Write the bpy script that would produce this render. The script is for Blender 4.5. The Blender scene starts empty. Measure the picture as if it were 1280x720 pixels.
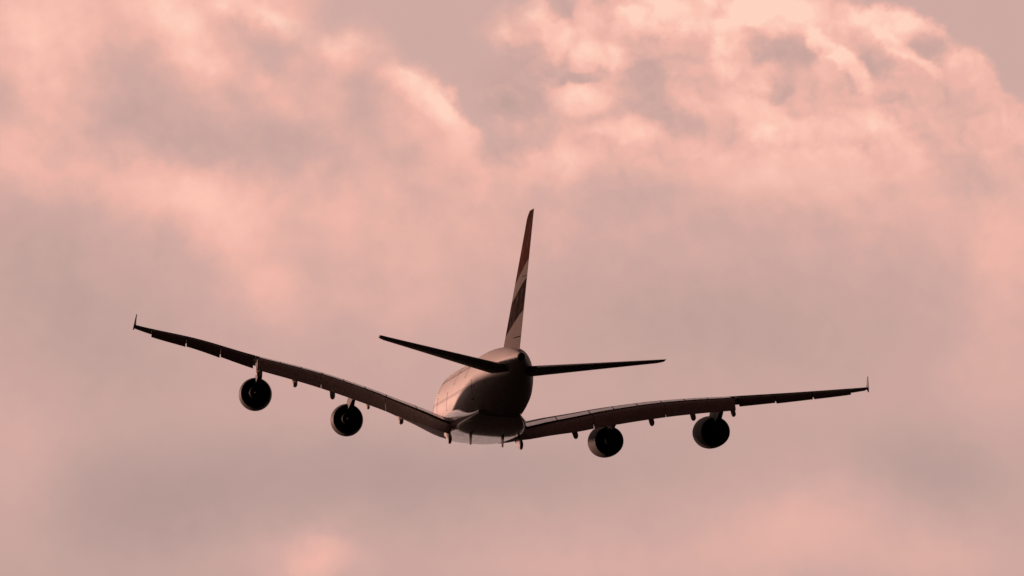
import bpy, bmesh, math, random
from mathutils import Vector, Matrix
random.seed(4)
S = bpy.context.scene
R = math.radians

# ------------------------------------------------------------------ camera
ELEV = 14.0
cam_d = bpy.data.cameras.new('camera')
cam = bpy.data.objects.new('camera', cam_d)
S.collection.objects.link(cam)
cam.location = (0, 0, 1.7)
cam.rotation_euler = (R(90 + ELEV), 0, 0)
F_PX = 11.379 * 430.0                       # focal length in units of a 1280 wide frame
cam_d.sensor_width = 36.0
cam_d.lens = 36.0 * F_PX / 1280.0
cam_d.clip_start = 0.5
cam_d.clip_end = 60000.0
S.camera = cam

# ------------------------------------------------------------------ exposure
S.view_settings.view_transform = 'Standard'
S.view_settings.look = 'None'
S.view_settings.gamma = 1.0
S.view_settings.exposure = 0.0
S.view_settings.use_curve_mapping = False

# ------------------------------------------------------------------ sun
SUN_AZ, SUN_EL = -44.0, 9.0                # degrees left of the view, above the horizon
sun_d = bpy.data.lights.new('sun', 'SUN')
sun_d.energy = 3.7
sun_d.color = (1.0, 0.52, 0.40)
sun_d.angle = R(3.0)
sun = bpy.data.objects.new('sun', sun_d)
S.collection.objects.link(sun)
sv = Vector((math.sin(R(SUN_AZ)) * math.cos(R(SUN_EL)), math.cos(R(SUN_AZ)) * math.cos(R(SUN_EL)), math.sin(R(SUN_EL))))
sun.rotation_euler = sv.to_track_quat('Z', 'Y').to_euler()
sun.location = (0, 0, 300)


# ------------------------------------------------------------------ node helper
class NT:
    def __init__(s, tree):
        s.t = tree
        s.n = tree.nodes
        s.l = tree.links

    def put(s, v, sock):
        if isinstance(v, bpy.types.NodeSocket):
            s.l.new(v, sock)
        elif v is not None:
            sock.default_value = v

    def math(s, op, a, b=None, c=None, clamp=False):
        n = s.n.new('ShaderNodeMath')
        n.operation = op
        n.use_clamp = clamp
        for i, v in enumerate((a, b, c)):
            if v is not None:
                s.put(v, n.inputs[i])
        return n.outputs[0]

    def vec(s, op, a, b=None, out=0):
        n = s.n.new('ShaderNodeVectorMath')
        n.operation = op
        s.put(a, n.inputs[0])
        if b is not None:
            s.put(b, n.inputs['Scale'] if op == 'SCALE' else n.inputs[1])
        return n.outputs['Value'] if op in ('DOT_PRODUCT', 'LENGTH', 'DISTANCE') else n.outputs[0]

    def noise(s, v, scale, detail=4.0, rough=0.5, lac=2.0, color=False, dist=0.0):
        n = s.n.new('ShaderNodeTexNoise')
        n.noise_dimensions = '3D'
        s.put(v, n.inputs['Vector'])
        n.inputs['Scale'].default_value = scale
        n.inputs['Detail'].default_value = detail
        n.inputs['Roughness'].default_value = rough
        n.inputs['Lacunarity'].default_value = lac
        n.inputs['Distortion'].default_value = dist
        return n.outputs['Color'] if color else n.outputs['Fac']

    def sstep(s, v, lo, hi, a=0.0, b=1.0):
        n = s.n.new('ShaderNodeMapRange')
        n.interpolation_type = 'SMOOTHSTEP'
        s.put(v, n.inputs[0])
        for i, q in enumerate((lo, hi, a, b)):
            s.put(q, n.inputs[i + 1])
        return n.outputs[0]

    def mixf(s, f, a, b):
        n = s.n.new('ShaderNodeMix')
        n.data_type = 'FLOAT'
        s.put(f, n.inputs[0]); s.put(a, n.inputs[2]); s.put(b, n.inputs[3])
        return n.outputs[0]

    def mixc(s, f, a, b, mode='MIX'):
        n = s.n.new('ShaderNodeMix')
        n.data_type = 'RGBA'
        n.blend_type = mode
        s.put(f, n.inputs[0]); s.put(a, n.inputs[6]); s.put(b, n.inputs[7])
        return n.outputs[2]

    def ramp(s, v, stops, interp='LINEAR'):
        n = s.n.new('ShaderNodeValToRGB')
        e = n.color_ramp.elements
        n.color_ramp.interpolation = interp
        while len(e) < len(stops):
            e.new(0.5)
        for el, (p, c) in zip(e, stops):
            el.position = p
            el.color = (*c, 1.0)
        s.put(v, n.inputs[0])
        return n.outputs[0]


def srgb(r, g, b):
    f = lambda c: c / 12.92 if c <= 0.04045 else ((c + 0.055) / 1.055) ** 2.4
    return (f(r / 255), f(g / 255), f(b / 255))


# ------------------------------------------------------------------ sky: dusk clouds all round, described by direction
W = bpy.data.worlds.new('World')
S.world = W
W.use_nodes = True
for n in list(W.node_tree.nodes):
    W.node_tree.nodes.remove(n)
T = NT(W.node_tree)
tc = T.n.new('ShaderNodeTexCoord').outputs['Generated']
# the cloud bank ahead is described in its own frame: x along the bank, z up it, unit about 1.17 degrees
K = F_PX / 100.0
rot = T.n.new('ShaderNodeVectorRotate')
rot.rotation_type = 'X_AXIS'
rot.inputs['Angle'].default_value = R(-ELEV)
T.put(tc, rot.inputs['Vector'])
P3 = T.vec('SCALE', rot.outputs[0], K)
sep = T.n.new('ShaderNodeSeparateXYZ')
T.put(rot.outputs[0], sep.inputs[0])
FWD = sep.outputs[1]
cmb = T.n.new('ShaderNodeCombineXYZ')
T.put(T.math('MULTIPLY', sep.outputs[0], K), cmb.inputs[0])
T.put(T.math('MULTIPLY', sep.outputs[2], K), cmb.inputs[1])
UV = cmb.outputs[0]
# two scales of billow displacement
w1 = T.vec('SUBTRACT', T.noise(P3, 0.9, 3.0, 0.5, color=True), (0.5, 0.5, 0.5))
w2 = T.vec('SUBTRACT', T.noise(P3, 3.2, 5.0, 0.58, color=True), (0.5, 0.5, 0.5))
WARP = T.vec('ADD', T.vec('SCALE', w1, 0.50), T.vec('SCALE', w2, 0.36))
PS = T.vec('MULTIPLY', T.vec('ADD', UV, WARP), (1, 1, 0))


def pt(x, y):
    return ((x - 640) / 100.0, (360 - y) / 100.0)


sep_ps = T.n.new('ShaderNodeSeparateXYZ')
T.put(PS, sep_ps.inputs[0])


def lobe_d2(x, y, rx, ry, rot_deg=0.0, after=0.0):
    # 'after' rides along in z at no weight, so the lobes are worked out one after another (keeps the shader small)
    cv = T.n.new('ShaderNodeCombineXYZ')
    T.put(sep_ps.outputs[0], cv.inputs[0])
    T.put(sep_ps.outputs[1], cv.inputs[1])
    T.put(after, cv.inputs[2])
    n = T.n.new('ShaderNodeMapping')
    n.vector_type = 'TEXTURE'
    T.put(cv.outputs[0], n.inputs['Vector'])
    u, v = pt(x, y)
    n.inputs['Location'].default_value = (u, v, 0)
    n.inputs['Rotation'].default_value = (0, 0, R(rot_deg))
    n.inputs['Scale'].default_value = (rx / 100.0, ry / 100.0, 1.0e6)
    return T.vec('DOT_PRODUCT', n.outputs[0], n.outputs[0])


def gauss_sum(base, lobes, crisp=1.0):
    acc = base
    for L in lobes:
        x, y, rx, ry, rt, a = L
        d2 = lobe_d2(x, y, rx, ry, rt, acc)
        if crisp != 1.0:
            d2 = T.math('POWER', d2, crisp)
        g = T.math('POWER', 0.37, d2)
        acc = T.math('MULTIPLY_ADD', g, a, acc)
    return acc


def body(lobes):
    """union of round cloud heads: positive inside, negative outside"""
    acc = None
    for (x, y, r) in lobes:
        d = T.math('SUBTRACT', r / 100.0, T.math('MULTIPLY', T.math('SQRT', lobe_d2(x, y, r, r, 0.0, 0.0 if acc is None else acc)), r / 100.0))
        if acc is None:
            acc = d
        else:
            n = T.n.new('ShaderNodeMath')
            n.operation = 'SMOOTH_MAX'
            T.put(acc, n.inputs[0]); T.put(d, n.inputs[1]); n.inputs[2].default_value = 0.15
            acc = n.outputs[0]
    return acc


# billow relief, lit from above right
PW = T.vec('ADD', P3, T.vec('SCALE', w2, 0.35))
b0 = T.noise(PW, 1.25, 6.0, 0.50)
b1 = T.noise(T.vec('ADD', PW, (0.10, 0.0, 0.17)), 1.25, 6.0, 0.50)
RELIEF = T.math('SUBTRACT', b0, b1)
fine = T.math('SUBTRACT', T.noise(P3, 2.1, 7.0, 0.56), 0.5)

SOFT = [  # centre, radii, tilt, brightness of the soft masses
    (65, 65, 60, 70, 0, .17), (12, 115, 26, 40, 0, -.12), (165, 95, 75, 60, 0, -.17), (222, 22, 52, 26, -20, .28), (255, 72, 36, 20, -35, .26),
    (285, 36, 34, 18, -28, -.22), (346, 82, 50, 26, -42, -.18), (275, 4, 24, 12, 0, .16), (330, 24, 50, 16, -22, .28), (402, 54, 55, 18, -28, .30),
    (443, 6, 18, 12, 0, .20), (334, 108, 24, 14, -35, .10), (392, 152, 34, 22, 0, .10), (462, 52, 38, 17, -22, .28), (506, 88, 36, 19, -52, .32),
    (552, 138, 42, 22, -40, .34), (585, 185, 36, 40, -60, .26), (462, 118, 40, 46, 0, -.14), (300, 180, 130, 40, -4, -.20), (190, 140, 60, 40, 0, -.10),
    (10, 195, 50, 28, 0, .14), (220, 240, 150, 36, -8, .25), (292, 302, 76, 42, -45, .22), (345, 368, 46, 40, -40, .15), (50, 330, 140, 85, -15, -.18),
    (440, 265, 90, 60, 0, .10), (480, 375, 100, 45, 0, .10),
    (130, 440, 140, 70, 0, -.12), (200, 630, 150, 70, 0, -.25), (30, 580, 60, 110, 0, .16), (500, 590, 220, 48, 0, -.22),
    (395, 705, 60, 34, 0, .34), (300, 690, 110, 40, 0, .10), (680, 695, 150, 45, 0, .12), (1000, 655, 150, 60, 8, .28),
    (1080, 600, 90, 40, 0, .05), (1160, 585, 90, 55, 0, -.25), (900, 400, 240, 75, 0, -.17), (1240, 470, 70, 90, 0, .14),
    (1190, 700, 110, 45, 0, .20), (800, 712, 330, 34, 0, .12), (800, 560, 200, 60, 0, -.07), (610, 330, 90, 60, 0, .05),
    (1250, 320, 45, 80, 0, .20), (560, 300, 120, 60, 0, .06),
]
CUM = [  # inside the towering head at upper right
    (620, 35, 28, 30, 20, .34), (663, 10, 26, 16, -35, .32), (690, 44, 18, 28, 10, .26), (690, 10, 22, 17, 20, -.30), (752, 12, 18, 16, 0, -.22),
    (778, 2, 18, 8, 0, -.16), (840, 14, 95, 28, 0, .32), (722, 46, 24, 30, 25, .13), (762, 68, 36, 16, -20, .22), (640, 98, 52, 48, 0, -.30), (725, 92, 34, 9, 5, -.22),
    (728, 121, 38, 19, 0, .24), (806, 112, 36, 50, 20, -.20), (840, 58, 46, 26, 0, -.10), (783, 166, 46, 19, 0, .22), (855, 156, 34, 17, 0, -.16),
    (700, 210, 55, 28, 0, .18), (620, 165, 60, 45, 0, -.20), (900, 12, 15, 14, 0, -.26), (965, 16, 66, 22, -6, .36), (908, 55, 22, 40, 0, .24),
    (985, 64, 46, 22, -8, -.21), (982, 106, 19, 27, 0, -.22), (1032, 58, 34, 13, -42, .34), (1068, 92, 34, 11, -46, .30), (1100, 34, 62, 20, -12, .36),
    (1120, 60, 30, 10, -38, .22), (1146, 82, 26, 9, -40, .20), (1100, 84, 26, 20, 0, -.18), (1154, 62, 28, 18, -35, -.30), (1070, 112, 13, 10, 0, -.14),
    (1122, 132, 26, 14, 0, -.10), (940, 130, 40, 40, 0, .18), (975, 166, 46, 18, 0, .22), (1068, 160, 44, 20, 0, .18), (1010, 222, 75, 45, 0, .20),
    (1200, 185, 50, 80, 0, -.06), (1195, 90, 40, 26, 0, .08), (770, 245, 90, 36, 0, -.14), (860, 310, 190, 60, 0, -.20), (1120, 230, 70, 55, 0, .10),
    (930, 215, 40, 30, 0, .12),
]
sepu = T.n.new('ShaderNodeSeparateXYZ')
T.put(UV, sepu.inputs[0])
VV = T.math('MINIMUM', T.math('MAXIMUM', sepu.outputs[1], -8.0), 8.0)
base = T.math('MULTIPLY_ADD', VV, 0.045, 0.42)
base = T.math('MULTIPLY_ADD', T.math('MAXIMUM', VV, 0.0), 0.03, base)
soft = gauss_sum(base, SOFT)
detail_gain = T.sstep(VV, -2.5, 2.5, 0.10, 0.42)
soft = T.math('ADD', soft, T.math('MULTIPLY', fine, detail_gain))
soft = T.math('MULTIPLY_ADD', RELIEF, T.sstep(VV, 0.0, 2.6, 0.0, 0.34), soft)
cum = gauss_sum(0.64, CUM, 2.2)
cum = T.math('ADD', cum, T.math('MULTIPLY', fine, 0.18))
cum = T.math('MULTIPLY_ADD', RELIEF, 0.6, cum)
# cauliflower heads: creased billows, brighter on the side towards the light


def billow(v):
    a = T.math('ABSOLUTE', T.math('SUBTRACT', T.noise(v, 1.9, 0.0), 0.5))
    b = T.math('ABSOLUTE', T.math('SUBTRACT', T.noise(v, 4.3, 0.0), 0.5))
    return T.math('MULTIPLY_ADD', b, 0.45, a)


PB = T.vec('ADD', P3, T.vec('SCALE', w2, 0.45))
q0 = billow(PB)
q1 = billow(T.vec('ADD', PB, (0.06, 0.0, 0.10)))
CREASE = T.math('ADD', T.math('MULTIPLY', T.math('SUBTRACT', q0, q1), 1.1), T.math('MULTIPLY', T.math('SUBTRACT', q0, 0.16), 0.55))
cum = T.math('MULTIPLY_ADD', CREASE, T.sstep(VV, 0.8, 2.4, 0.10, 0.30), cum)
# outline of the tower and of the bank at left of it
tower = body([(640, 40, 48), (690, 60, 85), (650, 130, 75), (640, 210, 80), (770, 70, 120), (880, 80, 130), (975, 95, 118), (1090, 115, 112), (1160, 150, 100),
              (1215, 210, 105), (1240, 330, 110), (780, 200, 130), (950, 220, 170), (1100, 260, 150)])
tower = T.math('MULTIPLY_ADD', fine, 0.42, tower)
m_tower = T.sstep(tower, -0.05, T.mixf(T.sstep(sepu.outputs[0], -0.6, 2.5), 0.65, 0.12))
m_tower = T.math('MULTIPLY', m_tower, T.sstep(VV, 0.0, 1.9))
bank = body([(412, 110, 98), (440, 60, 60), (470, 155, 98), (515, 212, 102), (300, -20, 140), (120, 60, 230), (250, 300, 260), (480, 310, 130), (563, 98, 12), (569, 122, 14)])
bank = T.math('MULTIPLY_ADD', fine, 0.34, bank)
m_bank = T.sstep(bank, -0.06, T.mixf(T.sstep(VV, 2.4, 3.2), 0.18, 0.8))
low = T.sstep(VV, 2.3, 0.6)                            # lower down everything is one deck
gap = T.math('MAXIMUM', m_bank, low)
open_v = T.math('MULTIPLY_ADD', T.noise(P3, 1.1, 4.0), 0.12, 0.46)
t = T.mixf(gap, open_v, soft)
t = T.mixf(m_tower, t, cum)
cover = T.math('MAXIMUM', T.math('MAXIMUM', gap, m_tower), 0.0, clamp=True)
colr = T.ramp(t, [(0.0, srgb(181, 151, 146)), (0.22, srgb(193, 161, 154)), (0.45, srgb(212, 170, 161)), (0.68, srgb(240, 183, 169)),
                  (0.86, srgb(252, 197, 180)), (1.0, srgb(255, 212, 192))])
# the open dusk sky between the clouds is greyer
colr = T.mixc(T.math('MULTIPLY', T.math('SUBTRACT', 1.0, cover), 0.55), colr, (*srgb(196, 168, 162), 1))
# daylight falls off towards the dark half of the dusk sky, away from the sun
glow = T.vec('DOT_PRODUCT', tc, tuple(Vector((-0.20, 0.97, -0.05)).normalized()))
fall = T.sstep(glow, 0.55, 0.88, 0.002, 1.0)
# overhead a dim red afterglow
sep_d = T.n.new('ShaderNodeSeparateXYZ')
T.put(tc, sep_d.inputs[0])
over = T.sstep(sep_d.outputs[2], 0.35, 1.0, 0.0, 0.10)
lit = T.vec('ADD', T.vec('SCALE', colr, fall), T.vec('SCALE', T.vec('MULTIPLY', colr, (1.0, 0.50, 0.40)), over))
bg_c = T.n.new('ShaderNodeBackground')
T.put(lit, bg_c.inputs['Color'])
bg_c.inputs['Strength'].default_value = 1.0
sky = T.n.new('ShaderNodeTexSky')
sky.sky_type = 'NISHITA'
sky.sun_disc = False
sky.sun_elevation = R(SUN_EL)
sky.sun_rotation = R(SUN_AZ)
bg_s = T.n.new('ShaderNodeBackground')
T.put(sky.outputs[0], bg_s.inputs['Color'])
bg_s.inputs['Strength'].default_value = 0.05
mixs = T.n.new('ShaderNodeMixShader')
T.put(T.math('MULTIPLY_ADD', cover, 0.015, 0.98), mixs.inputs[0])
T.l.new(bg_s.outputs[0], mixs.inputs[1])
T.l.new(bg_c.outputs[0], mixs.inputs[2])
out = T.n.new('ShaderNodeOutputWorld')
T.l.new(mixs.outputs[0], out.inputs['Surface'])


# ------------------------------------------------------------------ materials
def new_mat(name):
    m = bpy.data.materials.new(name)
    m.use_nodes = True
    return m, NT(m.node_tree), m.node_tree.nodes['Principled BSDF']


def paint(name, col, rough, spec=0.5, coat=0.0, dirt=0.12, streak=(0.25, 2.5, 2.5), metal=0.0):
    m, N, b = new_mat(name)
    tcn = N.n.new('ShaderNodeTexCoord').outputs['Object']
    d = N.noise(N.vec('MULTIPLY', tcn, streak), 1.0, 5.0, 0.6)
    f = N.sstep(d, 0.35, 0.75, 0.0, dirt * 4)
    c = N.mixc(N.math('MINIMUM', f, 0.6), (*col, 1), (*[q * 0.55 for q in col], 1))
    N.put(c, b.inputs['Base Color'])
    N.put(N.math('MULTIPLY_ADD', d, 0.16, rough - 0.08), b.inputs['Roughness'])
    b.inputs['Metallic'].default_value = metal
    b.inputs['Specular IOR Level'].default_value = spec
    b.inputs['Coat Weight'].default_value = coat
    b.inputs['Coat Roughness'].default_value = 0.15
    return m


M = {}
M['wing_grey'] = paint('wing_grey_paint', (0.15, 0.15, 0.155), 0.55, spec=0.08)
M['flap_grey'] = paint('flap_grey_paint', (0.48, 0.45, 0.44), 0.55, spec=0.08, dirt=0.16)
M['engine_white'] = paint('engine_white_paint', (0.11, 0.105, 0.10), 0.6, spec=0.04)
M['dark_metal'] = paint('dark_hot_metal', (0.010, 0.009, 0.009), 0.7, spec=0.02)
M['duct'] = paint('black_duct_lining', (0.012, 0.012, 0.013), 0.8, spec=0.2)
M['spoiler_grey'] = paint('spoiler_grey_paint', (0.46, 0.45, 0.45), 0.22, spec=1.0, dirt=0.1)
M['belly_white'] = paint('glossy_belly_paint', (0.62, 0.60, 0.58), 0.20, spec=0.7, coat=0.5, dirt=0.1)
M['steel'] = paint('bare_metal', (0.45, 0.43, 0.42), 0.35, metal=0.9)
M['seam'] = paint('dark_rubber_seal', (0.02, 0.018, 0.018), 0.7)


def fuselage_mat():
    m, N, b = new_mat('white_fuselage_paint')
    tcn = N.n.new('ShaderNodeTexCoord').outputs['Object']
    sp = N.n.new('ShaderNodeSeparateXYZ')
    N.put(tcn, sp.inputs[0])
    x, y, z = sp.outputs
    # cabin windows: two decks of small dark ovals along both sides
    fx = N.math('SUBTRACT', N.math('FRACT', N.math('DIVIDE', x, 0.635)), 0.5)

    def row(z0, x0, x1):
        dx = N.math('DIVIDE', N.math('MULTIPLY', fx, 0.635), 0.15)
        dz = N.math('DIVIDE', N.math('SUBTRACT', z, z0), 0.21)
        r = N.math('ADD', N.math('POWER', N.math('ABSOLUTE', dx), 2.6), N.math('POWER', N.math('ABSOLUTE', dz), 2.6))
        w = N.math('LESS_THAN', r, 1.0)
        w = N.math('MULTIPLY', w, N.math('GREATER_THAN', x, x0))
        return N.math('MULTIPLY', w, N.math('LESS_THAN', x, x1))
    win = N.math('MAXIMUM', row(2.35, -8.0, 37.0), row(-0.25, -9.0, 38.5))
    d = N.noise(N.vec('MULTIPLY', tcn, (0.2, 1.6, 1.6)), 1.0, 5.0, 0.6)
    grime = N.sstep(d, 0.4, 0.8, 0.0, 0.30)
    belly = N.math('MULTIPLY', N.sstep(z, -1.0, -4.5), N.sstep(d, 0.25, 0.7, 0.25, 0.9))  # belly grime, deepened to put the underside's shade into the colour
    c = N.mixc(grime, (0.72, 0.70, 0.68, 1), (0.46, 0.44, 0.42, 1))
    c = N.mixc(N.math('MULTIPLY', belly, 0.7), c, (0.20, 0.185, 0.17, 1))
    # frame joints
    ring = N.math('LESS_THAN', N.math('ABSOLUTE', N.math('SUBTRACT', N.math('FRACT', N.math('DIVIDE', x, 5.3)), 0.5)), 0.006)
    c = N.mixc(N.math('MULTIPLY', ring, 0.2), c, (0.12, 0.11, 0.11, 1))
    c = N.mixc(win, c, (0.03, 0.03, 0.035, 1))
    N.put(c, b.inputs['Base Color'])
    N.put(N.math('MULTIPLY_ADD', d, 0.14, 0.48), b.inputs['Roughness'])
    b.inputs['Coat Weight'].default_value = 0.0
    b.inputs['Coat Roughness'].default_value = 0.25
    b.inputs['Specular IOR Level'].default_value = 0.10
    return m


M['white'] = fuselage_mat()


def fin_mat():
    """white tail with broad wavy diagonal bands of dark red, green and black"""
    m, N, b = new_mat('banded_tail_paint')
    tcn = N.n.new('ShaderNodeTexCoord').outputs['Object']
    sp = N.n.new('ShaderNodeSeparateXYZ')
    N.put(tcn, sp.inputs[0])
    x, y, z = sp.outputs
    h = N.math('DIVIDE', N.math('SUBTRACT', z, 4.0), 13.6)
    le = N.math('MULTIPLY_ADD', h, -12.2, -9.0)
    te = N.math('MULTIPLY_ADD', h, -3.2, -22.7)
    cf = N.math('DIVIDE', N.math('SUBTRACT', le, x), N.math('SUBTRACT', le, te))
    wave = N.math('MULTIPLY', N.math('SINE', N.math('MULTIPLY', cf, 5.0)), 0.02)
    q = N.math('SUBTRACT', h, N.math('MULTIPLY', cf, 0.15))
    q = N.math('ADD', q, wave)
    c = N.ramp(q, [(0.0, (0.23, 0.215, 0.205)), (0.055, (0.03, 0.022, 0.02)), (0.305, (0.23, 0.215, 0.205)), (0.445, (0.075, 0.035, 0.028)),
                   (0.80, (0.06, 0.03, 0.025))], 'CONSTANT')
    d = N.noise(tcn, 0.8, 4.0)
    c = N.mixc(N.sstep(d, 0.4, 0.8, 0, 0.25), c, (0.2, 0.18, 0.17, 1))
    N.put(c, b.inputs['Base Color'])
    b.inputs['Roughness'].default_value = 0.6
    b.inputs['Specular IOR Level'].default_value = 0.0
    return m


M['fin'] = fin_mat()


def ground_mat():
    m, N, b = new_mat('dark_airfield_grass')
    tcn = N.n.new('ShaderNodeTexCoord').outputs['Object']
    a = N.noise(tcn, 0.004, 6.0)
    c = N.noise(tcn, 1.5, 6.0, 0.6)
    k = N.mixc(N.sstep(a, 0.35, 0.65), (0.009, 0.0095, 0.006, 1), (0.014, 0.012, 0.008, 1))
    k = N.mixc(N.sstep(c, 0.3, 0.8, 0, 0.7), k, (0.005, 0.005, 0.0035, 1))
    N.put(k, b.inputs['Base Color'])
    b.inputs['Roughness'].default_value = 0.95
    b.inputs['Specular IOR Level'].default_value = 0.05
    return m


# ------------------------------------------------------------------ mesh helpers
def link(name, verts, faces, mat, parent=None, sharp=32.0, mats=None, fm=None):
    me = bpy.data.meshes.new(name)
    me.from_pydata([tuple(v) for v in verts], [], faces)
    bm = bmesh.new()
    bm.from_mesh(me)
    bmesh.ops.remove_doubles(bm, verts=bm.verts, dist=1e-5)
    bmesh.ops.recalc_face_normals(bm, faces=bm.faces)
    bm.to_mesh(me)
    bm.free()
    me.polygons.foreach_set('use_smooth', [True] * len(me.polygons))
    me.set_sharp_from_angle(angle=R(sharp))
    me.materials.append(mat)
    o = bpy.data.objects.new(name, me)
    S.collection.objects.link(o)
    if parent:
        o.parent = parent
    return o


def loft(rings, cap=True, close=True):
    n = len(rings[0])
    v = [p for r in rings for p in r]
    f = []
    for i in range(len(rings) - 1):
        for j in range(n if close else n - 1):
            k = (j + 1) % n
            f.append((i * n + j, i * n + k, (i + 1) * n + k, (i + 1) * n + j))
    if cap:
        f.append(tuple(range(n - 1, -1, -1)))
        f.append(tuple((len(rings) - 1) * n + j for j in range(n)))
    return v, f


def lathe(prof, n=64, cap=False):
    """prof: (x aft, r); axis runs along -X, so x aft is negative X"""
    rings = [[(-x, r * math.cos(2 * math.pi * k / n), r * math.sin(2 * math.pi * k / n)) for k in range(n)] for x, r in prof]
    return loft(rings, cap=cap)


def interp(tab, y):
    if y <= tab[0][0]:
        return tab[0][1]
    for (a, va), (b, vb) in zip(tab, tab[1:]):
        if y <= b:
            return va + (vb - va) * (y - a) / (b - a)
    return tab[-1][1]


def smooth_interp(tab, y):
    """Catmull-Rom style cubic through the table"""
    n = len(tab)
    y = min(max(y, tab[0][0]), tab[-1][0])
    for i in range(n - 1):
        if y <= tab[i + 1][0]:
            break
    x0, v0 = tab[i]; x1, v1 = tab[i + 1]
    s = lambda k: (tab[k + 1][1] - tab[k][1]) / (tab[k + 1][0] - tab[k][0])
    m0 = s(i) if i == 0 else 0.5 * (s(i - 1) + s(i))
    m1 = s(i) if i == n - 2 else 0.5 * (s(i) + s(i + 1))
    h = x1 - x0
    q = (y - x0) / h
    return (2 * q**3 - 3 * q**2 + 1) * v0 + (q**3 - 2 * q**2 + q) * h * m0 + (-2 * q**3 + 3 * q**2) * v1 + (q**3 - q**2) * h * m1


X0 = 46.0                                  # station (metres aft of the nose) of the aircraft's own origin
ax = lambda xa: X0 - xa

# ------------------------------------------------------------------ ground far below
gv = [(-25000, -25000, 0), (25000, -25000, 0), (25000, 25000, 0), (-25000, 25000, 0)]
ground = link('ground', gv, [(0, 1, 2, 3)], ground_mat())
ground['kind'] = 'structure'

# ------------------------------------------------------------------ the airliner
plane = bpy.data.objects.new('airliner', None)
S.collection.objects.link(plane)
plane['label'] = 'huge white four engined passenger jet climbing away against pink dusk clouds, flaps lowered'
plane['category'] = 'airplane'

yaw, pitch, roll = R(6.306), R(-4.691), R(4.949)
cy, sy, cp, sp_, cr, sr = math.cos(yaw), math.sin(yaw), math.cos(pitch), math.sin(pitch), math.cos(roll), math.sin(roll)
Rz = Matrix(((cy, -sy, 0), (sy, cy, 0), (0, 0, 1)))
Ry = Matrix(((cp, 0, -sp_), (0, 1, 0), (sp_, 0, cp)))
Rx = Matrix(((1, 0, 0), (0, cr, -sr), (0, sr, cr)))
Rl = Rz @ Ry @ Rx
e = R(ELEV)
Cw = Matrix(((0, -1, 0), (math.cos(e), 0, -math.sin(e)), (math.sin(e), 0, math.cos(e))))   # columns: forward, left, up of the line of sight
pos = Vector((0, 0, 1.7)) + Cw @ Vector((430.0, 1.888, -11.234))
plane.matrix_world = Matrix.Translation(pos) @ (Cw @ Rl).to_4x4()

# --- fuselage
ST = [  # station, half width, top, bottom
    (0.0, 0.06, -1.45, -1.58), (0.25, 0.62, -0.85, -2.10), (0.7, 1.10, -0.35, -2.52), (1.5, 1.70, 0.35, -3.00), (3.0, 2.36, 1.45, -3.50),
    (5.0, 2.90, 2.65, -3.86), (8.0, 3.33, 3.68, -4.10), (11.0, 3.52, 4.10, -4.19), (15.0, 3.57, 4.20, -4.20), (25, 3.57, 4.2, -4.2),
    (35, 3.57, 4.2, -4.2), (44.0, 3.57, 4.20, -4.20), (47.0, 3.55, 4.20, -4.08), (50.0, 3.47, 4.19, -3.72), (53.0, 3.32, 4.14, -3.12),
    (56.0, 3.05, 4.04, -2.38), (59.0, 2.66, 3.90, -1.55), (62.0, 2.15, 3.70, -0.70), (64.5, 1.66, 3.46, 0.02), (67.0, 1.15, 3.14, 0.72),
    (69.0, 0.72, 2.82, 1.28), (70.4, 0.40, 2.55, 1.70)]


def fus_at(xa):
    tab = lambda k: [(s[0], s[k]) for s in ST]
    return smooth_interp(tab(1), xa), smooth_interp(tab(2), xa), smooth_interp(tab(3), xa)


def fus_ring(xa, grow=0.0, n=72):
    w, zt, zb = fus_at(xa)
    w += grow; zt += grow; zb -= grow
    zm = zb + (zt - zb) * 0.44             # widest low down, egg shaped above
    ring = []
    for k in range(n):
        a = 2 * math.pi * k / n
        c, s = math.cos(a), math.sin(a)
        ex = 2.0 / 2.12
        yy = w * math.copysign(abs(c) ** ex, c)
        zz = (zt - zm if s > 0 else zm - zb) * math.copysign(abs(s) ** ex, s)
        ring.append((ax(xa), yy, zm + zz))
    return ring


stations = [0.0, .12, .25, .45, .7, 1.1, 1.5, 2.2, 3, 4, 5, 6.5, 8, 9.5, 11, 13, 15] + list(range(18, 44, 3)) + [44 + 0.75 * i for i in range(35)] + [70.4]
stations = sorted(set(s for s in stations if s <= 70.4))
v, f = loft([fus_ring(s) for s in stations])
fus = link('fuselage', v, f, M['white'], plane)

# exhaust of the auxiliary power unit at the tip of the tail cone
def tube(xa0, xa1, yc, zc, r0, r1, n=32, slope=0.0):
    rings = []
    L = xa1 - xa0
    for xa, r, dz in ((xa0, r0, 0), (xa1, r1, slope), (xa1, r1 * 0.82, slope), (xa0 + L * 0.2, r1 * 0.75, 0.0)):
        rings.append([(ax(xa), yc + r * math.cos(2 * math.pi * k / n), zc + dz + r * 1.05 * math.sin(2 * math.pi * k / n)) for k in range(n)])
    return loft(rings)
v, f = tube(70.25, 71.0, 0, 2.12, 0.40, 0.34)
link('exhaust_pipe', v, f, M['dark_metal'], plane)

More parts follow.
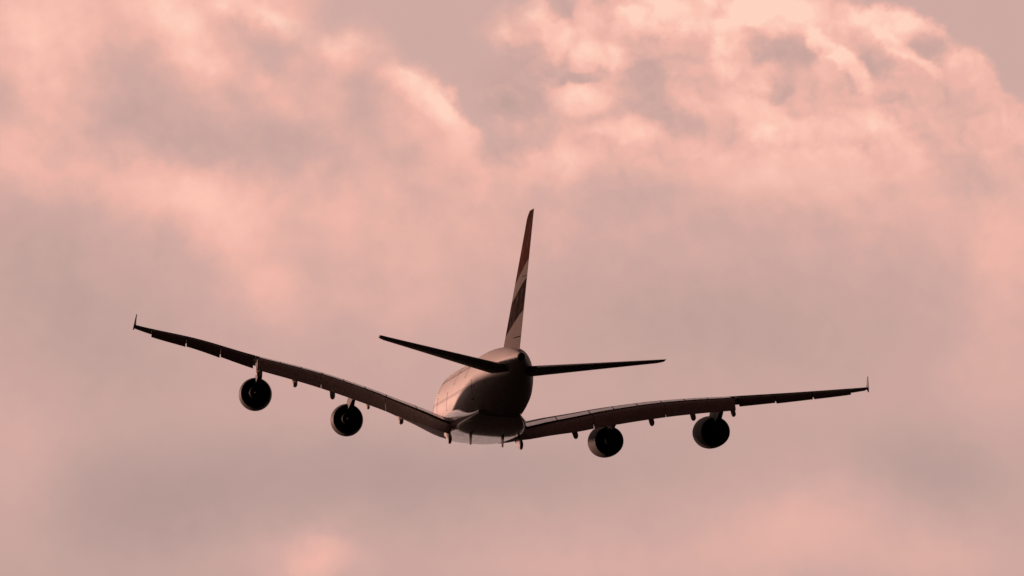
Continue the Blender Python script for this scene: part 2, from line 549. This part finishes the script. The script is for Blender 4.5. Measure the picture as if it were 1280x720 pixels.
# cockpit windscreen: six panes wrapped on the nose
def surf_pt(xa, ang, grow):
    r = fus_ring(xa, grow, 360)
    return r[int(round(ang)) % 360]
wp = []
for side in (1, -1):
    for k in range(3):
        a0 = 62 - k * 17
        a1 = a0 - 15
        pa = []
        for (xa, a) in ((3.0 + 0.35 * k, a0), (3.0 + 0.35 * (k + 1), a1), (4.0 + 0.35 * (k + 1), a1), (4.0 + 0.35 * k, a0)):
            a_ = a if side > 0 else 180 - a
            pa.append(surf_pt(xa, a_, 0.02))
        qa = [(p[0], p[1] * 0.985, p[2] * 0.985 if p[2] > 0 else p[2]) for p in pa]
        wp.append((pa, qa))
gm, gN, gb = new_mat('dark_cockpit_glass')
gb.inputs['Base Color'].default_value = (0.01, 0.011, 0.013, 1)
gb.inputs['Roughness'].default_value = 0.06
for pa, qa in wp:
    link('cockpit_window', pa + qa, [(0, 1, 2, 3), (7, 6, 5, 4), (0, 1, 5, 4), (1, 2, 6, 5), (2, 3, 7, 6), (3, 0, 4, 7)], gm, plane)

# cabin doors: shallow plates with a dark seal round them
def door(xa0, zc, w, h, side):
    def plate(grow, m):
        rings = []
        ni, nj = 2, 8
        outer, inner = [], []
        for i in range(ni + 1):
            xa = xa0 - w / 2 - m + (w + 2 * m) * i / ni
            ro = fus_ring(xa, grow, 720)
            hi, lo = zc + h / 2 + m, zc - h / 2 - m
            colo = []
            for j in range(nj + 1):
                zz = lo + (hi - lo) * j / nj
                cand = [p for p in ro if p[1] * side > 0]
                p = min(cand, key=lambda q: abs(q[2] - zz))
                colo.append((p[0], p[1], zz))
            outer.append(colo)
        vv, ff = [], []
        for lay in range(2):
            for c_ in outer:
                for p in c_:
                    vv.append((p[0], p[1] - side * 0.06 * lay, p[2]))
        N1 = (ni + 1) * (nj + 1)
        for i in range(ni):
            for j in range(nj):
                a = i * (nj + 1) + j
                q = (a, a + 1, a + nj + 2, a + nj + 1)
                ff.append(q)
                ff.append(tuple(N1 + t for t in reversed(q)))
        edge = [j for j in range(nj + 1)] + [i * (nj + 1) + nj for i in range(1, ni + 1)] + \
               [ni * (nj + 1) + j for j in range(nj - 1, -1, -1)] + [i * (nj + 1) for i in range(ni - 1, 0, -1)]
        for a, b_ in zip(edge, edge[1:] + edge[:1]):
            ff.append((a, b_, N1 + b_, N1 + a))
        return vv, ff
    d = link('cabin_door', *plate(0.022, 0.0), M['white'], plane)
    s = link('door_seal', *plate(0.008, 0.09), M['seam'], d)
for side in (1, -1):
    for xa, zc, w, h in ((7.6, -0.55, 1.07, 1.95), (15.0, -0.55, 1.07, 1.95), (27.2, -0.55, 1.07, 1.95), (52.6, -0.55, 1.07, 1.95),
                         (14.0, 2.05, 1.0, 1.75), (33.0, 2.05, 1.0, 1.75), (46.0, 2.05, 1.0, 1.75)):
        door(xa, zc, w, h, side)

# --- belly fairing
BF = [(17.5, 1.2, -4.05, -4.22), (19.5, 2.6, -3.2, -4.55), (22.0, 3.5, -2.2, -4.85), (25, 3.86, -1.7, -4.98), (30, 3.98, -1.5, -5.05), (36, 4.0, -1.5, -5.05),
      (41, 3.98, -1.7, -5.02), (44.0, 3.9, -2.0, -4.95), (46.0, 3.72, -2.25, -4.72), (48.5, 3.35, -2.5, -4.32), (51.0, 2.8, -2.6, -3.75), (53.0, 2.2, -2.4, -3.2)]
rings = []
for xa in [17.5 + 0.75 * i for i in range(48)]:
    if xa > 53:
        break
    w = smooth_interp([(s[0], s[1]) for s in BF], xa)
    zt = smooth_interp([(s[0], s[2]) for s in BF], xa)
    zb = smooth_interp([(s[0], s[3]) for s in BF], xa)
    r = []
    for k in range(56):
        a = 2 * math.pi * k / 56
        c, s = math.cos(a), math.sin(a)
        ex = 2 / 3.1
        r.append((ax(xa), w * math.copysign(abs(c) ** ex, c), (zt + zb) / 2 + (zt - zb) / 2 * math.copysign(abs(s) ** ex, s)))
    rings.append(r)
v, f = loft(rings)
link('belly_fairing', v, f, M['belly_white'], plane)

# drain masts / blade aerials under the belly
def blade(xa, y, z, h, chord, lean, mat='dark_metal', name='blade_antenna'):
    rings = []
    for k in range(5):
        q = k / 4
        c = chord * (1 - 0.5 * q)
        xs = xa + lean * q
        t_ = 0.10 * c
        rings.append([(ax(xs), y, z - h * q), (ax(xs + c * .3), y + t_, z - h * q), (ax(xs + c), y, z - h * q - .02), (ax(xs + c * .3), y - t_, z - h * q)])
    vv, ff = loft(rings)
    return link(name, vv, ff, M[mat], plane, sharp=60)
blade(43.0, 2.05, -4.75, 1.35, 1.9, 1.1)
blade(43.0, -1.5, -4.75, 1.35, 1.9, 1.1)

# --- wings
LE = [(0, 19.8), (3.0, 22.2), (8, 26.6), (14.8, 32.2), (26, 40.8), (34, 46.9), (38.5, 50.4), (39.9, 52.0)]
TE = [(0, 42.0), (3.0, 42.0), (10, 42.9), (14.8, 44.0), (26, 48.6), (34, 52.1), (39.9, 54.6)]
ZS = [(0, -3.6), (3.0, -3.5), (4.5, -3.23), (7.0, -2.45), (10, -1.62), (12.5, -0.92), (15.2, -0.28), (18.3, 0.36), (22, 0.92), (26.4, 1.44), (33.5, 2.34), (39.9, 3.22)]
INC = [(0, 2.4), (4, 1.4), (9, 0.7), (15, 0.1), (26, -1.6), (39.9, -2.8)]
DROOP = [(0, 1.0), (5, 1.5), (10, 3.0), (26.35, 5.0), (26.45, 0.0), (40, 0.0)]
TC = [(0, .115), (5, .11), (12, .105), (20, .10), (30, .115), (39.9, .115)]


def yt(x, t_):
    return 5 * t_ * (0.2969 * math.sqrt(x) - 0.126 * x - 0.3516 * x * x + 0.2843 * x**3 - 0.1036 * x**4)


def camb(x):
    return 0.016 * math.sin(math.pi * x ** 1.25)


FLEX = 0.0


def wing_pt(y, s, surf):
    """surf +1 upper, -1 lower, 0 mean; s chord fraction -> (xa, z)"""
    le, te = smooth_interp(LE, y), interp(TE, y)
    c = te - le
    t_ = interp(TC, y)
    zu = camb(.8) + yt(.8, t_)
    z = smooth_interp(ZS, y) + FLEX * math.exp(-((y - 33) / 4.5) ** 2) + (0.8 - s) * c * math.tan(R(interp(INC, y))) + (camb(s) + surf * yt(s, t_) - zu) * c
    if s > 0.655:                          # spoilers droop with the lowered flaps
        z -= (s - 0.655) * c * math.tan(R(interp(DROOP, y)))
    return le + s * c, z


NS = 22
def wing_ring(y, cut, side):
    ss = [cut * (1 - math.cos(math.pi * k / NS)) / 2 for k in range(NS + 1)]
    ring = [(y, s, 1) for s in reversed(ss)] + [(y, s, -1) for s in ss[1:]]
    out_ = []
    for (yy, s, q) in ring:
        xa, z = wing_pt(yy, s, q)
        out_.append((ax(xa), side * yy, z))
    return out_


YF0, YF1, YA1 = 3.9, 26.3, 38.1
FLAPS = [(3.95, 11.58), (11.65, 19.06), (19.11, 26.3)]
AIL = [(26.75, 30.4), (30.5, 34.2), (34.3, 38.05)]
CF = [(3.9, 2.5), (10, 3.4), (14, 3.5), (18, 3.4), (26.3, 2.75)]
DEFL = 29.0


def control(name, y0, y1, s0, chord, ang, side, mat, parent, drop=0.0, tc_=0.15, n=8, back=0.0):
    rings = []
    for i in range(n + 1):
        y = y0 + (y1 - y0) * i / n
        xa0, zu = wing_pt(y, s0, 1)
        _, zl = wing_pt(y, s0, -1)
        z0 = zu - drop * (zu - zl)
        c = chord(y)
        a = R(ang - interp(INC, y))
        th = tc_(y) if callable(tc_) else tc_
        pr = []
        m = 12
        ss = [(1 - math.cos(math.pi * k / m)) / 2 for k in range(m + 1)]
        pts = [(s, yt(s, th) * 0.95 + 0.05 * math.sin(math.pi * s) * 0.6) for s in reversed(ss)] + [(s, -yt(s, th) * 0.75 + 0.03 * math.sin(math.pi * s)) for s in ss[1:-1]]
        # blunt trailing edge of a few centimetres
        for s, h in pts:
            px, pz = s * c, h * c
            xx = px * math.cos(a) + pz * math.sin(a)
            zz = -px * math.sin(a) + pz * math.cos(a)
            pr.append((ax(xa0 + back + xx), side * y, z0 + zz))
        rings.append(pr)
    vv, ff = loft(rings)
    return link(name, vv, ff, M[mat], parent, sharp=50)


def make_wing(side):
    global FLEX
    FLEX = 0.28 if side > 0 else 0.0
    ys = [2.9, YF0 - .02]
    k = YF0
    rings = [wing_ring(y, 0.80, side) for y in ys]
    for i in range(31):
        y = YF0 + (YF1 + 0.1 - YF0) * i / 30
        rings.append(wing_ring(y, 0.80, side))
    rings.append(wing_ring(YF1 + 0.12, 0.985, side))
    rings.append(wing_ring(YF1 + 0.36, 0.985, side))
    for i in range(13):
        y = YF1 + 0.38 + (YA1 + .02 - YF1 - .38) * i / 12
        rings.append(wing_ring(y, 0.735, side))
    rings.append(wing_ring(YA1 + .04, 0.985, side))
    for y in (38.6, 39.1, 39.5, 39.75, 39.88):
        rings.append(wing_ring(y, 0.985, side))
    vv, ff = loft(rings)
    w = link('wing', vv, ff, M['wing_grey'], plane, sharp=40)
    # flaps
    for (a, b_) in FLAPS:
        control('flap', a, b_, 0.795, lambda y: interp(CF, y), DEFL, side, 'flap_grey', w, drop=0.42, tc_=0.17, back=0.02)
    # spoilers: plates lying on the upper surface, their rear edge over the flap
    sp_y = [4.6, 7.9, 11.4, 13.9, 16.4, 18.9, 21.3, 23.7, 26.1]
    for a, b_ in zip(sp_y, sp_y[1:]):
        rings = []
        for i in range(4):
            y = a + 0.06 + (b_ - a - 0.12) * i / 3
            p = []
            for s, dz in ((0.655, .006), (0.73, .03), (0.812, .03), (0.812, -.035), (0.73, -.05), (0.655, -.05)):
                xa, z = wing_pt(y, s, 1)
                p.append((ax(xa), side * y, z + dz))
            rings.append(p)
        vv, ff = loft(rings)
        link('spoiler', vv, ff, M['spoiler_grey'], w, sharp=25)
    # ailerons
    for i, (a, b_) in enumerate(AIL):
        ang = (33.0, 32.0, 31.0)[i] if side > 0 else (24.0, 23.0, 21.0)[i]
        def ch(y):
            return (0.33, 0.38, 0.42)[i] * (interp(TE, y) - smooth_interp(LE, y))
        control('aileron', a, b_, 0.742, ch, ang, side, 'wing_grey', w, drop=0.45, tc_=0.20)
    # wing tip fence
    prof = [(52.3, 3.2), (53.4, 3.75), (54.45, 4.75), (54.75, 4.78), (54.8, 4.0), (54.85, 3.2), (54.8, 2.8), (54.7, 2.42), (54.5, 2.40), (53.6, 2.75)]
    vv = [(ax(x), side * (39.86 - (z - 3.2) * 0.10 + side * (x - 53.8) * 0.09), z * .72 + .896) for x, z in prof] + [(ax(x), side * (39.92 - (z - 3.2) * 0.10 + side * (x - 53.8) * 0.09), z * .72 + .896) for x, z in prof]
    n = len(prof)
    ff = [tuple(range(n)), tuple(range(2 * n - 1, n - 1, -1))] + [(i, (i + 1) % n, n + (i + 1) % n, n + i) for i in range(n)]
    link('winglet', vv, ff, M['wing_grey'], w)
    # flap track fairings: canoe bodies, the rear half swung down with the flap
    for y, wd, tail, up in ((4.0, .27, 1.35, -0.05), (9.75, .30, 1.0, 0), (13.6, .20, .62, 0), (17.7, .30, 1.0, 0), (22.0, .30, .95, 0), (26.15, .26, .9, 0)):
        c = interp(TE, y) - smooth_interp(LE, y)
        xa0, z0 = wing_pt(y, 0.50, -1)
        xh, zh = wing_pt(y, 0.76, -1)
        cf = interp(CF, y)
        a = R(DEFL - interp(INC, y))
        _, zu8 = wing_pt(y, .795, 1)
        xte, zte = wing_pt(y, .795, 1)[0] + cf * math.cos(a), zu8 - 0.42 * (zu8 - zh) - cf * math.sin(a)
        path = [(xa0, z0 + .05, .02, .02), (xa0 + .12 * c, z0 - .20, .75, .55), (xh - .4, zh - .38, 1, 1.0), (xh + .35 * cf, zh - .50 - .12 * cf, 1, 1.0),
                (xte - .55, zte - .30 * tail + up, .95, .95), (xte - .1, zte - .42 * tail + up, .82, .80), (xte + .1, zte - .47 * tail + up, .62, .60)]
        rings = []
        for i in range(25):
            q = i / 24 * (len(path) - 1)
            g = lambda k: smooth_interp([(j, p_[k]) for j, p_ in enumerate(path)], q)
            rw, rh = wd * max(g(2), .02), 0.42 * tail * max(g(3), .02)
            rings.append([(ax(g(0)), side * y + rw * math.cos(2 * math.pi * k / 20), g(1) + rh * math.sin(2 * math.pi * k / 20)) for k in range(20)])
        vv, ff = loft(rings)
        link('flap_track_fairing', vv, ff, M['flap_grey'], w)
    return w


wing_l = make_wing(1)
wing_r = make_wing(-1)

# --- engines
NAC = [(0.02, 1.50), (0.0, 1.56), (0.06, 1.63), (0.3, 1.72), (0.9, 1.81), (1.7, 1.85), (2.8, 1.84), (3.8, 1.79), (4.7, 1.71), (5.3, 1.645), (5.3, 1.60),
       (4.6, 1.61), (3.4, 1.60), (2.2, 1.52), (1.4, 1.46), (0.7, 1.44), (0.25, 1.46)]


def make_engine(y, xd, zc, side):
    """xd: station of the fan nozzle exit"""
    toe = R(1.6) * side
    xf = xd - 5.3
    mat = Matrix.Translation((ax(xf), side * y, zc)) @ Matrix.Rotation(-toe, 4, 'Z') @ Matrix.Rotation(R(-1.0), 4, 'Y')
    n = 72
    rings = [[(-x, r * math.cos(2 * math.pi * k / n), r * math.sin(2 * math.pi * k / n)) for k in range(n)] for x, r in NAC]
    rings.append(rings[0])
    vv, ff = loft(rings, cap=False)
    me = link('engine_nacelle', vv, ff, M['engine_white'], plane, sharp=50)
    me.matrix_local = mat
    # dark duct lining behind the fan
    me.data.materials.append(M['duct'])
    for p in me.data.polygons:
        c = p.center
        r = math.hypot(c[1], c[2])
        if r < 1.615 and c[0] < -0.9:
            p.material_index = 1
    # core cowl
    vv, ff = lathe([(1.9, 0.55), (2.0, 1.0), (3.2, 1.12), (4.6, 1.08), (5.6, .92), (6.5, .74), (6.9, .66), (6.9, .62), (6.0, .60)], 48, cap=True)
    link('core_cowl', vv, ff, M['dark_metal'], me)
    vv, ff = lathe([(5.8, .50), (6.6, .44), (7.2, .30), (7.7, .12), (7.85, .02)], 32, cap=True)
    link('exhaust_cone', vv, ff, M['dark_metal'], me)
    # fan: hub and twenty-four twisted blades in one wheel
    vv, ff = lathe([(0.75, .02), (0.95, .18), (1.25, .36), (1.6, .46), (1.9, .48)], 32, cap=True)
    for b_ in range(24):
        a0 = 2 * math.pi * b_ / 24
        base_i = len(vv)
        for r, da, x0_, x1_ in ((.40, .10, 1.35, 1.75), (.9, .12, 1.28, 1.72), (1.43, .13, 1.3, 1.6)):
            for (aa, xx) in ((a0 - da, x0_), (a0 + da, x1_)):
                for dx in (0, .03):
                    vv.append((-(xx + dx), r * math.cos(aa), r * math.sin(aa)))
        for k in range(2):
            q = base_i + k * 4
            ff += [(q, q + 2, q + 6, q + 4), (q + 1, q + 5, q + 7, q + 3), (q, q + 4, q + 5, q + 1), (q + 2, q + 3, q + 7, q + 6)]
    # back plate of guide vanes closes the duct
    bi = len(vv)
    for k in range(48):
        a = 2 * math.pi * k / 48
        vv.append((-2.15, 1.53 * math.cos(a), 1.53 * math.sin(a)))
    for k in range(48):
        a = 2 * math.pi * k / 48
        vv.append((-2.20, 1.53 * math.cos(a), 1.53 * math.sin(a)))
    ff += [tuple(bi + k for k in range(48)), tuple(bi + 48 + k for k in reversed(range(48)))]
    ff += [(bi + k, bi + (k + 1) % 48, bi + 48 + (k + 1) % 48, bi + 48 + k) for k in range(48)]
    link('fan', vv, ff, M['duct'], me, sharp=20)
    # pylon from the nacelle's back to under the wing
    xl, zl = wing_pt(y, 0.0, 0)
    secs = []
    w_at = lambda s: wing_pt(y, s, -1)
    zt_f = zc + 1.72
    x_end, z_end = w_at(0.55)
    cols = [(xf + 1.2, zt_f + .02, zt_f - .1, .10), (xf + 2.6, zt_f + .55, zt_f - .3, .26), (xl, wing_pt(y, .012, 1)[1] + .05, zc + 1.3, .30), (xl + 1.2, w_at(.10)[1] + .3, zc + 1.0, .31),
            (xd + 0.3, max(w_at(.2)[1], zc + 1.3) + .2, zc + .85, .30), (xd + 1.6, w_at(.32)[1] + .2, zc + .80, .24), (x_end - .5, w_at(.5)[1] + .15, z_end - .5, .14), (x_end + .3, z_end + .2, z_end - .05, .04)]
    cols.sort()
    for xa, zt, zb, hw in cols:
        secs.append([(ax(xa), side * y + hw, zb), (ax(xa), side * y + hw, (zt + zb) / 2), (ax(xa), side * y + hw * .8, zt),
                     (ax(xa), side * y - hw * .8, zt), (ax(xa), side * y - hw, (zt + zb) / 2), (ax(xa), side * y - hw, zb)])
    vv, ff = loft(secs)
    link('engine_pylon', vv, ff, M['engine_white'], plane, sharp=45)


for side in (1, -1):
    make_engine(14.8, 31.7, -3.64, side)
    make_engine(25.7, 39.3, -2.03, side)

# --- tailplane
def tail_ring(y, cut0, cut1, side, defl=0.0, m=14):
    q = y / 14.9
    le = 58.3 + (69.0 - 58.3) * q ** 1.0
    te = 69.3 + (72.4 - 69.3) * q
    if y > 14.4:
        le += (y - 14.4) * 1.6
    c = te - le
    zc = 1.00 + 0.132 * y
    t_ = 0.105 - 0.015 * q
    ss = [cut0 + (cut1 - cut0) * (1 - math.cos(math.pi * k / m)) / 2 for k in range(m + 1)]
    r = []
    for s, qd in [(s, 1) for s in reversed(ss)] + [(s, -1) for s in (ss if cut0 > 0 else ss[1:])]:
        h = qd * yt(s, t_) * c
        xx, zz = s * c, h + (0.7 - s) * c * math.tan(R(-0.6))
        if defl:
            zz -= (s - cut0) * c * math.tan(R(defl))
        r.append((ax(le + xx), side * y, zc + zz))
    return r


for side in (1, -1):
    vv, ff = loft([tail_ring(y, 0, 0.715, side) for y in (0.3, 1.2, 2.2, 4, 6, 8, 10, 12, 13.5, 14.3)] + [tail_ring(y, 0, 0.985, side) for y in (14.32, 14.6, 14.8, 14.9)])
    h = link('horizontal_stabilizer', vv, ff, M['wing_grey'], plane, sharp=40)
    for a, b_ in ((1.9, 7.8), (7.86, 14.26)):
        vv, ff = loft([tail_ring(a + (b_ - a) * i / 6, 0.722, 0.99, side, 1.5) for i in range(7)])
        link('elevator', vv, ff, M['wing_grey'], h, sharp=40)

# --- fin
def fin_ring(q, c0, c1, m=14):
    z = 2.6 + (17.5 - 2.6) * q
    h = (z - 4.0) / 13.5
    le = 55.0 + 12.2 * h
    te = 68.7 + 3.2 * h
    if q > .965:
        le += (q - .965) * 30
    c = te - le
    t_ = 0.088 - 0.012 * q
    ss = [c0 + (c1 - c0) * (1 - math.cos(math.pi * k / m)) / 2 for k in range(m + 1)]
    r = []
    for s, qd in [(s, 1) for s in reversed(ss)] + [(s, -1) for s in (ss if c0 > 0 else ss[1:])]:
        r.append((ax(le + s * c), qd * yt(s, t_) * c, z))
    return r


vv, ff = loft([fin_ring(q, 0, 0.99) for q in (0, .05, .118)] + [fin_ring(q, 0, 0.70) for q in (.12, .2, .35, .5, .65, .8, .9, .955)] + [fin_ring(q, 0, 0.99) for q in (.957, .975, .99, 1.0)])
fin = link('tail_fin', vv, ff, M['fin'], plane, sharp=40)
for a, b_ in ((0.125, 0.54), (0.545, 0.953)):
    vv, ff = loft([fin_ring(a + (b_ - a) * i / 6, 0.706, 0.99) for i in range(7)])
    link('rudder', vv, ff, M['fin'], fin, sharp=40)
